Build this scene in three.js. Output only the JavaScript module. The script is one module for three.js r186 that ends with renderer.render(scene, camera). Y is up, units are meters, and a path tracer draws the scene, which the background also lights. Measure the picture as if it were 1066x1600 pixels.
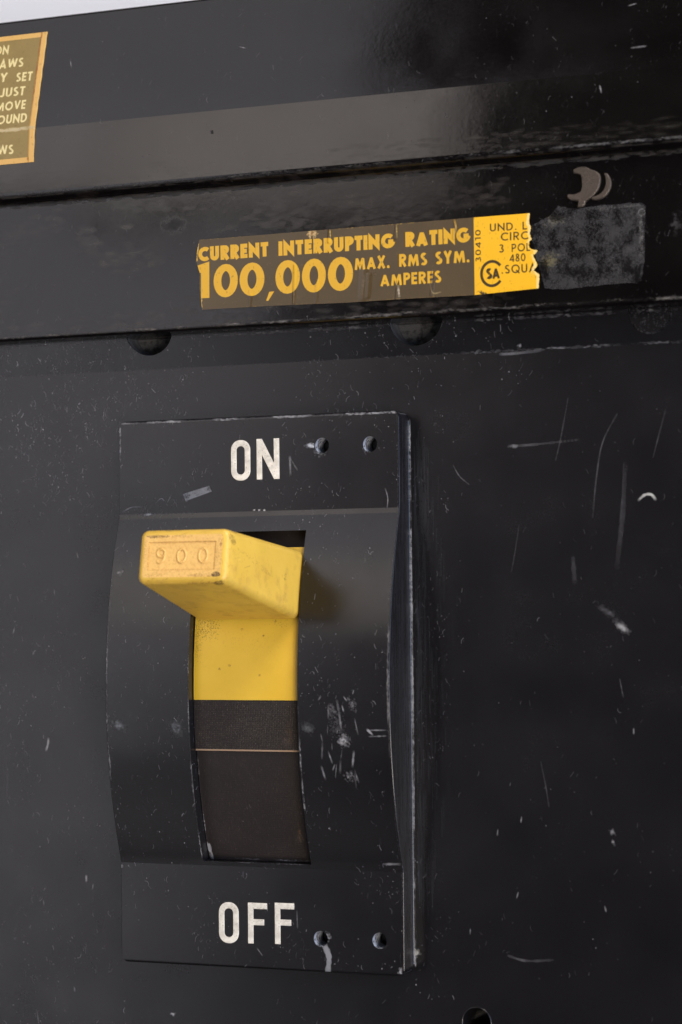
import * as THREE from 'three';
import { toCreasedNormals, mergeGeometries } from 'three/addons/utils/BufferGeometryUtils.js';
import { RectAreaLightUniformsLib } from 'three/addons/lights/RectAreaLightUniformsLib.js';
import { Brush, Evaluator, SUBTRACTION, INTERSECTION } from 'three-bvh-csg';

// ------------------------------------------------------------------ camera, lamps, exposure
// Panel coordinates (millimetres): X right, Y towards the top of the breaker, Z out of its face.
// The breaker lies on its back on a white table: world = (X, 100 + Z, -Y) / 1000.
const W = (X, Y, Z) => new THREE.Vector3(X, 100 + Z, -Y).multiplyScalar(0.001);
const scene = new THREE.Scene();
scene.background = new THREE.Color(0, 0, 0);
const CAM = [287.7, -29.86, 691.98], FWD = [-0.383595, 0.039807, -0.922643], UP = [0.024071, 0.999162, 0.033101];
const camera = new THREE.PerspectiveCamera(2 * Math.atan(800 / 3745) * 180 / Math.PI, 682 / 1024, 0.05, 30);
camera.position.copy(W(...CAM));
camera.up.set(UP[0], UP[2], -UP[1]);
camera.lookAt(W(CAM[0] + FWD[0] * 700, CAM[1] + FWD[1] * 700, CAM[2] + FWD[2] * 700));
camera.focus = 0.755;
camera.userData.fStop = 12;
const renderer = new THREE.WebGLRenderer({ antialias: true });
renderer.toneMapping = THREE.LinearToneMapping;
renderer.toneMappingExposure = 1;
renderer.shadowMap.enabled = true;
RectAreaLightUniformsLib.init();

// a lamp head on a stand: shell, glowing diffuser, stand; its light sits just in front of the diffuser
function lampHead(name, label, at, aim, spin, w, h, color, power, mount = 'stand') {
  const g = new THREE.Group(); g.name = name; scene.add(g);
  g.userData = { label, category: 'lamp' };
  const c = W(...at), t = W(...aim);
  g.position.set(c.x, 0, c.z);
  const head = new THREE.Object3D(); head.position.copy(c);
  const m = new THREE.Matrix4().lookAt(t, c, new THREE.Vector3(0, 0, -1));   // +z towards the target
  head.quaternion.setFromRotationMatrix(m).multiply(new THREE.Quaternion().setFromAxisAngle(new THREE.Vector3(0, 0, 1), spin));
  const place = (o, dz) => { o.quaternion.copy(head.quaternion); o.position.copy(new THREE.Vector3(0, 0, dz).applyQuaternion(head.quaternion)).add(new THREE.Vector3(0, c.y, 0)); o.castShadow = o.receiveShadow = true; g.add(o); return o; };
  const shell = place(new THREE.Mesh(new THREE.BoxGeometry(w + 0.03, h + 0.03, 0.05), new THREE.MeshStandardMaterial({ color: 0x151515, roughness: 0.8 })), -0.03); shell.name = 'lamp_shell';
  const dif = place(new THREE.Mesh(new THREE.BoxGeometry(w, h, 0.004), new THREE.MeshStandardMaterial({ color: 0x888888, roughness: 0.9, emissive: color, emissiveIntensity: 0.05 })), 0); dif.name = 'diffuser';
  const back = new THREE.Vector3(0, 0, -0.06).applyQuaternion(head.quaternion);
  const bar = (nm, geo, x, y, z) => { const m = new THREE.Mesh(geo, shell.material); m.name = nm; m.position.set(x, y, z); m.castShadow = m.receiveShadow = true; g.add(m); };
  if (mount === 'hang') for (const k of [-0.3, 0.3]) bar('hanger_rod', new THREE.CylinderGeometry(0.005, 0.005, 0.08, 10), k * w, c.y + 0.06, 0);   // up to the lamp above
  else if (mount === 'boom') {   // a boom behind the head, out to a stand at the table's left edge
    const px = -2.1 - c.x, by = c.y + 0.06;
    bar('boom', new THREE.BoxGeometry(-px, 0.025, 0.025), px / 2, by, 0);
    bar('stand_pole', new THREE.CylinderGeometry(0.014, 0.018, by, 16), px, by / 2, 0);
    bar('stand_foot', new THREE.CylinderGeometry(0.14, 0.15, 0.02, 32), px, 0.01, 0);
  } else {
    bar('stand_pole', new THREE.CylinderGeometry(0.012, 0.016, c.y - 0.06, 16), back.x, (c.y - 0.06) / 2, back.z);
    bar('stand_foot', new THREE.CylinderGeometry(0.14, 0.15, 0.02, 32), back.x, 0.01, back.z);
  }
  const L = new THREE.RectAreaLight(color, power, w, h); L.name = name + '_glow';
  L.quaternion.copy(head.quaternion).multiply(new THREE.Quaternion().setFromAxisAngle(new THREE.Vector3(0, 1, 0), Math.PI));
  L.position.copy(new THREE.Vector3(0, 0, 0.01).applyQuaternion(head.quaternion)).add(new THREE.Vector3(0, c.y, 0));
  g.add(L);
  return g;
}
const rgb = (r, g, b) => new THREE.Color().setRGB(r, g, b);
lampHead('overhead_softbox', 'large slanted overhead softbox above the left side of the breaker', [-1052, 425, 1200], [-1052, 425, 0], 0.19, 1.1, 1.62, rgb(1, 0.97, 1.05), 1.18, 'boom');
lampHead('far_softbox', 'overhead softbox beyond the top end of the breaker', [-1210, 1520, 1200], [-1210, 1520, 0], 0, 1.2, 1.1, rgb(1, 0.97, 1.03), 1.05, 'boom');
lampHead('added_near_fill', 'added dim overhead panel past the bottom end of the breaker, in place of a room wall', [-1150, -900, 1200], [-1150, -900, 0], 0, 1.0, 0.9, rgb(1, 0.96, 0.98), 0.34, 'boom');  // added glow for the lower bulge to mirror, instead of a dim room wall
lampHead('added_warm_panel', 'added small square warm panel hanging under the large overhead softbox', [-530, 455, 1140], [-530, 455, 0], 0, 0.32, 0.41, rgb(1.09, 0.97, 0.9), 2.15, 'hang');  // added glowing panel, shaped for the warm reflection in the housing
lampHead('added_warm_strip', 'added narrow glowing strip hanging end to end with the small square warm panel', [-860, 565, 1135], [-860, 565, 0], 0, 0.33, 0.17, rgb(1.06, 0.97, 0.94), 1.9, 'hang');  // added to carry the warm reflection on towards the left of the housing
lampHead('side_softbox', 'broad cool softbox on the right of the breaker', [1500, -40, 760], [0, -50, 20], 0, 1.3, 1.6, rgb(0.64, 0.9, 1.4), 2.9);
lampHead('warm_softbox', 'warm softbox at the lower right of the breaker', [1060, -560, 1300], [0, -50, 30], 0, 0.65, 0.55, rgb(1.1, 0.96, 0.8), 20);

lampHead('added_table_fill', 'added small fill panel beyond the top right corner of the breaker, brightening the table', [520, 1000, 480], [-80, 260, -100], 0, 0.5, 0.5, rgb(1.08, 1, 0.94), 16);  // added fill, only there to brighten the table past the top edge

// ------------------------------------------------------------------ helpers
let seed = 12345;
const rnd = () => { seed |= 0; seed = seed + 0x6D2B79F5 | 0; let t = Math.imul(seed ^ seed >>> 15, 1 | seed); t = t + Math.imul(t ^ t >>> 7, 61 | t) ^ t; return ((t ^ t >>> 14) >>> 0) / 4294967296; };
const rr = (a, b) => a + (b - a) * rnd();
// photo pixel -> panel point at height z
const EX = [0.92318783, -0.02407069, -0.38359463], EY = [-0.00951134, -0.99916212, 0.03980704], EZ = [-0.38423141, -0.03310088, -0.92264325];
function P(px, py, z) {
  const q = [px - 533, py - 800, 3745], dot = (e) => e[0] * q[0] + e[1] * q[1] + e[2] * q[2];
  const d = [dot(EX), dot(EY), dot(EZ)], t = (z - CAM[2]) / d[2];
  return [CAM[0] + d[0] * t, CAM[1] + d[1] * t];
}
const mm = 0.001;
const breaker = new THREE.Group(); breaker.name = 'circuit_breaker'; scene.add(breaker);
breaker.rotation.x = -Math.PI / 2;
breaker.userData = { label: 'worn black circuit breaker with a yellow toggle handle, lying on a white table', category: 'circuit breaker' };
// geometry in panel millimetres -> a named mesh under parent
function part(name, geo, mat, parent = breaker, label) {
  geo.scale(mm, mm, mm);
  const m = new THREE.Mesh(geo, mat); m.name = name; m.castShadow = m.receiveShadow = true;
  if (parent === breaker) m.position.z = 0.1;
  if (label) m.userData.label = label;
  parent.add(m); return m;
}
// polygon corners [y, z, radius] -> rounded closed outline
function roundPoly(pts, seg = 14) {
  const out = [], n = pts.length;
  for (let i = 0; i < n; i++) {
    const [x, y, r] = pts[i], [ax, ay] = pts[(i + n - 1) % n], [bx, by] = pts[(i + 1) % n];
    if (!r) { out.push(new THREE.Vector2(x, y)); continue; }
    const u = new THREE.Vector2(ax - x, ay - y).normalize(), v = new THREE.Vector2(bx - x, by - y).normalize();
    const ang = Math.acos(Math.max(-1, Math.min(1, u.dot(v)))), d = r / Math.tan(ang / 2), h = r / Math.sin(ang / 2);
    const c = u.clone().add(v).normalize().multiplyScalar(h).add(new THREE.Vector2(x, y));
    const p0 = u.multiplyScalar(d).add(new THREE.Vector2(x, y)), p1 = v.multiplyScalar(d).add(new THREE.Vector2(x, y));
    let a0 = Math.atan2(p0.y - c.y, p0.x - c.x), a1 = Math.atan2(p1.y - c.y, p1.x - c.x), da = a1 - a0;
    while (da > Math.PI) da -= 2 * Math.PI; while (da < -Math.PI) da += 2 * Math.PI;
    for (let k = 0; k <= seg; k++) out.push(new THREE.Vector2(c.x + r * Math.cos(a0 + da * k / seg), c.y + r * Math.sin(a0 + da * k / seg)));
  }
  return out;
}
// profile in (Y, Z) swept along X from x0 to x1
function sweepX(outline, x0, x1, bevel = 0, crease = 0.11) {
  const s = new THREE.Shape(outline);
  let g = new THREE.ExtrudeGeometry(s, { depth: x1 - x0 - 2 * bevel, bevelEnabled: bevel > 0, bevelSize: bevel, bevelThickness: bevel, bevelOffset: -bevel, bevelSegments: 5 });
  g.translate(0, 0, x0 + bevel);
  g.applyMatrix4(new THREE.Matrix4().set(0, 0, 1, 0, 1, 0, 0, 0, 0, 1, 0, 0, 0, 0, 0, 1));
  return toCreasedNormals(g, crease);
}
// uv from the panel's own X and Y, wrapped down the side walls
function planarUV(g, [x0, y0, x1, y1]) {
  if (g.index) g = g.toNonIndexed();
  const p = g.attributes.position, n = g.attributes.normal, uv = new Float32Array(p.count * 2);
  for (let i = 0; i < p.count; i++) {
    let x = p.getX(i), y = p.getY(i); const z = p.getZ(i);
    if (Math.abs(n.getX(i)) > 0.75) x += Math.sign(n.getX(i)) * z;
    if (Math.abs(n.getY(i)) > 0.75) y += Math.sign(n.getY(i)) * z;
    uv[2 * i] = (x - x0) / (x1 - x0); uv[2 * i + 1] = (y - y0) / (y1 - y0);
  }
  g.setAttribute('uv', new THREE.BufferAttribute(uv, 2));
  return g;
}
const evaluator = new Evaluator(); evaluator.useGroups = false; evaluator.attributes = ['position', 'normal', 'uv'];
function cut(geo, cutters, keep) {
  let a = new Brush(geo); a.updateMatrixWorld();
  if (keep) { const b = new Brush(keep); b.updateMatrixWorld(); a = evaluator.evaluate(a, b, INTERSECTION); }
  for (const c of cutters) { const b = new Brush(c); b.updateMatrixWorld(); a = evaluator.evaluate(a, b, SUBTRACTION); }
  return a.geometry;
}
const cyl = (x, y, z0, z1, r, seg = 48) => { const g = new THREE.CylinderGeometry(r, r, z1 - z0, seg); g.rotateX(Math.PI / 2); g.translate(x, y, (z0 + z1) / 2); return g; };
const box = (x0, x1, y0, y1, z0, z1) => { const g = new THREE.BoxGeometry(x1 - x0, y1 - y0, z1 - z0); g.translate((x0 + x1) / 2, (y0 + y1) / 2, (z0 + z1) / 2); return g; };

// ------------------------------------------------------------------ value noise + textures
function noise2(seedN) {
  const t = new Float32Array(65536); let s = seedN * 7919 + 13;
  for (let i = 0; i < 65536; i++) { s = Math.imul(s ^ (s >>> 13), 1274126177) + 374761393 | 0; t[i] = ((s ^ (s >>> 16)) >>> 0) / 4294967296; }
  return (x, y) => {
    const xi = Math.floor(x), yi = Math.floor(y), fx = x - xi, fy = y - yi, u = fx * fx * (3 - 2 * fx), v = fy * fy * (3 - 2 * fy);
    const h = (a, b) => t[((a & 255) + (b & 255) * 256)];
    return (h(xi, yi) * (1 - u) + h(xi + 1, yi) * u) * (1 - v) + (h(xi, yi + 1) * (1 - u) + h(xi + 1, yi + 1) * u) * v;
  };
}
const nA = noise2(3), nB = noise2(17), nC = noise2(41);
const fbm = (n, x, y, o = 4) => { let s = 0, a = 0.5, k = 1; for (let i = 0; i < o; i++) { s += a * n(x * k + 9.1 * i, y * k - 5.3 * i); a *= 0.5; k *= 2.03; } return s / (1 - Math.pow(0.5, o)); };
// a surface painted in panel millimetres: colour and roughness kept side by side
class Skin {
  constructor(rect, ppm, base, rough, hazeAmt = 6, hazeScale = 0.05, roughVar = 14) {
    this.rect = rect; this.ppm = ppm;
    const [x0, y0, x1, y1] = rect, w = this.w = Math.round((x1 - x0) * ppm), h = this.h = Math.round((y1 - y0) * ppm);
    const mk = (fill) => {
      const c = document.createElement('canvas'); c.width = w; c.height = h; const k = c.getContext('2d');
      const im = k.createImageData(w, h);
      for (let j = 0; j < h; j++) for (let i = 0; i < w; i++) {
        const X = x0 + i / ppm, Y = y1 - j / ppm, v = fill(X, Y), o = (j * w + i) * 4;
        im.data[o] = v[0]; im.data[o + 1] = v[1]; im.data[o + 2] = v[2]; im.data[o + 3] = 255;
      }
      k.putImageData(im, 0, 0);
      k.setTransform(ppm, 0, 0, -ppm, -x0 * ppm, y1 * ppm);
      k.lineCap = 'round'; k.lineJoin = 'round';
      return [c, k];
    };
    const grain = (X, Y) => (nC(X * 4.1, Y * 4.1) - 0.5) * 3;
    [this.c, this.k] = mk((X, Y) => { const d = (fbm(nA, X * hazeScale + 20, Y * hazeScale * 1.3 + 20) - 0.5) * 2 * hazeAmt + grain(X, Y); return [base[0] + d, base[1] + d * 0.96, base[2] + d * 0.93]; });
    [this.rc, this.rk] = mk((X, Y) => { const v = rough * 255 + (fbm(nB, X * 0.07 + 5, Y * 0.07 + 5) - 0.5) * 2 * roughVar + (nC(X * 2.7, Y * 2.7) - 0.5) * 8; return [v, v, v]; });
  }
  both(col, a, rough, f) {
    this.k.globalAlpha = a; this.k.fillStyle = this.k.strokeStyle = col; f(this.k);
    const g = Math.round(rough * 255); this.rk.globalAlpha = Math.min(1, a * 1.3); this.rk.fillStyle = this.rk.strokeStyle = `rgb(${g},${g},${g})`; f(this.rk);
  }
  // curved scratch through photo pixels
  scratch(pts, z, w, col, a, rough = 0.6) {
    a *= this.soft ?? 1;
    const q = pts.map(([x, y]) => P(x, y, z));
    const parts = Math.max(1, Math.round((q.length - 1) * 14));
    const curve = new THREE.CatmullRomCurve3(q.map((p) => new THREE.Vector3(p[0], p[1], 0))); const s = curve.getPoints(parts);
    for (let i = 0; i < parts; i++) { const e = Math.sin(Math.PI * (i + 0.5) / parts) * 0.6 + 0.4; const aa = a * e * rr(0.45, 1.1), ww = w * rr(0.6, 1.15); this.both(col, Math.min(1, aa), rough, (k) => { k.lineWidth = ww; k.beginPath(); k.moveTo(s[i].x, s[i].y); k.lineTo(s[i + 1].x, s[i + 1].y); k.stroke(); }); }
  }
  // irregular blot of dried dust made from many little dabs
  smear(px, py, z, rx, ry, rot, n, col, a, dab = 0.35) {
    const [X, Y] = P(px, py, z), c = Math.cos(rot), s = Math.sin(rot);
    for (let i = 0; i < n; i++) {
      const t = rr(0, 6.283), r = Math.sqrt(rnd()) * rr(0.3, 1), u = Math.cos(t) * r * rx, v = Math.sin(t) * r * ry;
      const x = X + u * c - v * s, y = Y + u * s + v * c, d = dab * rr(0.3, 1.3);
      this.both(col, a * rr(0.3, 1), 0.85, (k) => { k.beginPath(); k.ellipse(x, y, d, d * rr(0.4, 1), rr(0, 3.1), 0, 6.29); k.fill(); });
    }
  }
  dust([x0, y0, x1, y1], n, a0, a1, size = 1) {
    for (let i = 0; i < n; i++) {
      const x = rr(x0, x1), y = rr(y0, y1); if (fbm(nB, x * 0.07 + 77, y * 0.07) < rr(0.36, 0.64)) continue;
      const v = Math.round(rr(140, 225)), col = `rgb(${v},${v},${v + 4})`, a = rr(a0, a1) * rr(0.3, 1), kind = rnd();
      if (kind < 0.6) { const d = rr(0.09, 0.24) * size, e = rr(0.4, 1), ro = rr(0, 3.1); this.both(col, a, 0.45, (k) => { k.beginPath(); k.ellipse(x, y, d, d * e, ro, 0, 6.29); k.fill(); }); }
      else {
        const L = rr(0.4, 1.9) * size, t = rr(-0.9, 0.9) + 1.57, b = rr(-0.5, 0.5) * L, w = rr(0.09, 0.2) * size;
        const ex = x + Math.cos(t) * L, ey = y + Math.sin(t) * L, mx = (x + ex) / 2 - Math.sin(t) * b, my = (y + ey) / 2 + Math.cos(t) * b;
        this.both(col, a * 0.8, 0.45, (k) => { k.lineWidth = w; k.beginPath(); k.moveTo(x, y); k.quadraticCurveTo(mx, my, ex, ey); k.stroke(); });
      }
    }
  }
  // worn, dusty edge along a straight line in panel mm
  worn(xa, ya, xb, yb, w, a, density = 5, col = 'rgb(135,135,138)') {
    const L = Math.hypot(xb - xa, yb - ya), n = Math.round(L * density);
    for (let i = 0; i < n; i++) {
      const t = rnd(), k1 = Math.max(0.12, Math.min(1.5, (fbm(nC, t * L * 0.16 + xa, ya * 0.3) - 0.38) * 6)); const x = xa + (xb - xa) * t + rr(-w, w) * 0.5, y = ya + (yb - ya) * t + rr(-w, w) * 0.5, d = w * rr(0.2, 0.6);
      const ang = Math.atan2(yb - ya, xb - xa);
      this.both(col, a * rr(0.2, 1) * k1, 0.8, (k) => { k.beginPath(); k.ellipse(x, y, d * rr(0.8, 2.5), d * 0.6, ang, 0, 6.29); k.fill(); });
    }
  }
  material(bump, extra = {}) {
    const map = new THREE.CanvasTexture(this.c); map.colorSpace = THREE.SRGBColorSpace; const rm = new THREE.CanvasTexture(this.rc);
    map.magFilter = rm.magFilter = THREE.LinearFilter;
    const m = new THREE.MeshPhysicalMaterial({ map, roughness: 1, roughnessMap: rm, metalness: 0, ...extra });
    if (bump) { m.bumpMap = bump[0].clone(); m.bumpMap.repeat.set((this.rect[2] - this.rect[0]) / bump[1], (this.rect[3] - this.rect[1]) / bump[1]); m.bumpScale = bump[2]; m.bumpMap.needsUpdate = true; }
    return m;
  }
}
// tileable relief maps
function reliefTex(size, f) {
  const d = new Uint8Array(size * size * 4);
  for (let j = 0; j < size; j++) for (let i = 0; i < size; i++) { const v = Math.max(0, Math.min(255, f(i / size, j / size) * 255)), o = (j * size + i) * 4; d[o] = d[o + 1] = d[o + 2] = v; d[o + 3] = 255; }
  const t = new THREE.DataTexture(d, size, size); t.wrapS = t.wrapT = THREE.RepeatWrapping; t.magFilter = THREE.LinearFilter; t.needsUpdate = true; return t;
}
const per = (n, u, v, k) => { const s = (x) => x * x * (3 - 2 * x); const a = n(u * k, v * k), b = n(u * k - k, v * k), c = n(u * k, v * k - k), d = n(u * k - k, v * k - k), x = s(u), y = s(v); return (a * (1 - x) + b * x) * (1 - y) + (c * (1 - x) + d * x) * y; };
const peel = reliefTex(512, (u, v) => 0.55 * per(nA, u, v, 24) + 0.3 * per(nB, u, v, 55) + 0.15 * per(nC, u, v, 120));
const weave = reliefTex(256, (u, v) => { const x = u * 24, y = v * 24, over = (Math.floor(x) + Math.floor(y)) & 1; return (over ? Math.abs(Math.sin(Math.PI * x)) : Math.abs(Math.sin(Math.PI * y))) * 0.8 + per(nC, u, v, 90) * 0.2; });

// ------------------------------------------------------------------ the table under the breaker
{
  const g = new THREE.BoxGeometry(4.4, 0.04, 4.4); g.translate(0, -0.02, 0);
  const t = new THREE.Mesh(g, new THREE.MeshStandardMaterial({ color: rgb(0.84, 0.84, 0.85), roughness: 0.85 }));
  t.name = 'tabletop'; t.userData = { kind: 'structure', label: 'plain white tabletop under the breaker', category: 'table' }; t.receiveShadow = true; scene.add(t);
}

// ------------------------------------------------------------------ cover (flat black front)
const COVER = [-126, -176, 116, 64];
const cover = new Skin(COVER, 8.2, [20, 19, 21], 0.24, 3, 0.03, 12);
{
  const c = cover; c.soft = 0.5;
  c.dust([-126, -172, 116, 62], 2600, 0.1, 0.5); c.dust([-126, -172, -74, 62], 2000, 0.2, 0.75, 1.05); c.dust([-126, 0, -20, 58], 1300, 0.2, 0.85, 1.1); c.dust([-126, 28, 60, 58], 900, 0.15, 0.9, 1.1); c.dust([23, -150, 36, 32], 420, 0.15, 0.8);
  c.dust([-126, 0, -20, 56], 420, 0.1, 0.55, 1.15);
  
  const g = 'rgb(150,150,154)';
  for (let i = 0; i < 420; i++) { const y = rr(-125, 12), hw = 4 + 9 * Math.max(0, 1 - ((y + 55) / 75) ** 2), x = 24.6 + hw * rnd() * rnd(), l = rr(3, 16); c.both(rnd() < 0.75 ? 'rgb(52,57,66)' : 'rgb(20,20,22)', rr(0.05, 0.2), 0.4, (k) => { k.lineWidth = rr(0.1, 0.45); k.beginPath(); k.moveTo(x, y); k.lineTo(x + rr(-0.3, 0.3), y + l); k.stroke(); }); }  // wipe streaks that paint in the blue glow beside the escutcheon wall
  c.scratch([[76, 1153], [75, 1163], [72, 1173]], 0, 0.9, g, 0.8);
  c.scratch([[135, 1368], [135, 1378]], 0, 0.8, g, 0.75);
  c.scratch([[998, 781], [1008, 773], [1018, 773], [1024, 780]], 0, 0.9, 'rgb(165,165,160)', 1.2);
  c.scratch([[965, 645], [942, 690], [932, 745], [926, 808]], 0, 0.45, g, 0.5);
  c.scratch([[888, 620], [876, 685], [868, 720]], 0, 0.4, g, 0.35);
  c.scratch([[977, 725], [973, 800], [964, 885]], 0, 1.6, 'rgb(90,90,95)', 0.28);
  c.scratch([[975, 720], [972, 780], [968, 850]], 0, 0.3, g, 0.35);
  c.scratch([[800, 697], [830, 695], [905, 687]], 0, 0.8, g, 0.32);
  c.smear(803, 697, 0, 1.8, 0.9, 0, 40, g, 0.25);
  c.scratch([[1040, 640], [1028, 685], [1020, 716]], 0, 0.4, g, 0.38);
  c.scratch([[811, 820], [805, 860], [799, 895]], 0, 0.35, g, 0.3);
  c.scratch([[708, 727], [718, 744], [733, 757]], 0, 0.35, g, 0.6);
  c.scratch([[845, 1190], [853, 1230], [858, 1262]], 0, 0.45, g, 0.32);
  c.scratch([[793, 1493], [820, 1501], [866, 1500]], 0, 0.9, g, 0.32);
  c.scratch([[895, 868], [898, 910]], 0, 1.5, g, 0.2);
  c.smear(957, 1300, 0, 1.4, 0.8, -0.6, 30, g, 0.3); c.smear(958, 1316, 0, 1.2, 0.7, -0.6, 24, g, 0.2);
  c.smear(972, 980, 0, 3.8, 1.5, -0.72, 260, 'rgb(150,150,150)', 0.14, 0.45);
  c.smear(948, 955, 0, 5, 1.4, -0.6, 160, 'rgb(110,110,115)', 0.06, 0.5);
  c.scratch([[968, 1060], [974, 1090]], 0, 0.4, g, 0.5);
  c.scratch([[779, 553], [800, 552], [845, 547]], 1, 1.0, g, 0.6);
  c.smear(810, 540, 1, 0.9, 0.9, 0, 14, g, 0.4);
  c.scratch([[58, 1580], [61, 1600]], 0, 0.5, g, 0.6);
  c.smear(270, 1585, 0, 1, 0.8, 0, 26, g, 0.5);
  c.scratch([[8, 1170], [12, 1220], [10, 1250]], 0, 0.5, g, 0.3);
  c.scratch([[30, 755], [58, 742]], 0, 0.4, g, 0.25);
  for (const [x, y] of [[120, 867], [23, 985], [105, 640], [130, 735], [85, 925], [68, 1410], [146, 1385], [116, 1545], [815, 1280], [778, 1300], [810, 1398], [945, 1420], [990, 1142], [735, 1455]]) c.scratch([[x, y - 4], [x + rr(-3, 3), y + 5]], 0, 0.45, g, 0.6);
  c.worn(23.3, 28, 23.3, -140, 0.4, 0.4, 24);
  c.worn(23.4, -15, 23.4, -90, 0.5, 0.35, 14);
  c.worn(-126, 47.9, 116, 47.9, 0.35, 0.18, 3);
  c.worn(40, 47.9, 116, 47.9, 0.7, 0.3, 3);
  c.smear(652, 1488, 0, 1.3, 1.6, 0, 60, 'rgb(160,158,150)', 0.5, 0.3);
  c.worn(-126, 57.5, 116, 57.5, 0.8, 0.2, 3); { const q = P(1015, 486, 1.5); for (let i = 0; i < 260; i++) { const t = rr(0, 6.28), d = i % 2 ? 6.5 : 6.4 * Math.sqrt(rnd()); c.both('rgb(120,120,122)', rr(0.08, 0.35), 0.7, (k) => { k.beginPath(); k.ellipse(q[0] + Math.cos(t) * d, q[1] + Math.sin(t) * d, rr(0.08, 0.3), rr(0.08, 0.2), t, 0, 6.29); k.fill(); }); } }
}
const wells = [[...P(233, 514, 1.5), 8.6], [...P(649, 495, 1.5), 8.9]];
const shallow = [...P(1015, 486, 1.5), 6.6];
const low = P(745, 1598, 0);
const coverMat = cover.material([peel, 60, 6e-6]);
const coverMesh = (() => {
  let g = sweepX([[-215, -100], [-215, 0], [47.8, 0], [58, 1.5], [62, 1.5], [62, -100]].map((p) => new THREE.Vector2(...p)).reverse(), -170, 124);
  g = cut(g, [...wells.map(([x, y, r]) => cyl(x, y, -6, 6, r, 64)), cyl(shallow[0], shallow[1], 0.4, 6, shallow[2], 64), cyl(low[0], low[1], -12, 3, 4.4, 48)]);
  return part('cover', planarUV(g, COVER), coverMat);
})();
const dusty = (r, g, b, amt) => {
  const c = document.createElement('canvas'); c.width = c.height = 256; const k = c.getContext('2d'), im = k.createImageData(256, 256);
  for (let j = 0; j < 256; j++) for (let i = 0; i < 256; i++) { const v = fbm(nB, i * 0.06 + r, j * 0.06 + g, 5), t = Math.max(0, Math.min(1, (v - 0.5 + amt * 0.5) * 4)), o = (j * 256 + i) * 4, q = nC(i * 0.7, j * 0.7) * 20 - 10; im.data[o] = 24 + (r - 24) * t + q; im.data[o + 1] = 24 + (g - 24) * t + q; im.data[o + 2] = 26 + (b - 26) * t + q; im.data[o + 3] = 255; }
  k.putImageData(im, 0, 0); const t = new THREE.CanvasTexture(c); t.colorSpace = THREE.SRGBColorSpace; t.wrapS = t.wrapT = THREE.RepeatWrapping;
  return new THREE.MeshStandardMaterial({ map: t, roughness: 0.9, bumpMap: peel, bumpScale: 6e-5, side: THREE.DoubleSide });
};
const wellMat = dusty(62, 62, 64, 0.45), chalkMat = dusty(160, 166, 178, 0.5), fillMat = dusty(42, 42, 44, 0);
const tubeWall = (x, y, z0, z1, r) => { const g = new THREE.CylinderGeometry(r, r * 0.96, z1 - z0, 48, 6, true); g.rotateX(Math.PI / 2); g.translate(x, y, (z0 + z1) / 2); return g; };
for (const [x, y, r] of wells) { const w = part('screw_well', tubeWall(x, y, -5.95, 0.9, r - 0.04), wellMat, coverMesh); part('well_floor', new THREE.CircleGeometry(r - 0.1, 48).translate(x, y, -5.9), wellMat, w); }
part('dust_plug', planarUV((() => { const g = new THREE.CylinderGeometry(shallow[2] - 0.2, shallow[2] - 0.2, 1, 48); g.rotateX(Math.PI / 2); g.translate(shallow[0], shallow[1], 0.55); return toCreasedNormals(g, 0.4); })(), COVER), coverMat, coverMesh, 'screw well plugged almost flush and covered in dust');
part('hole_rim', (() => { const g = new THREE.TorusGeometry(4.65, 0.22, 10, 48); g.translate(low[0], low[1], 0.02); return g; })(), coverMat, coverMesh);

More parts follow.
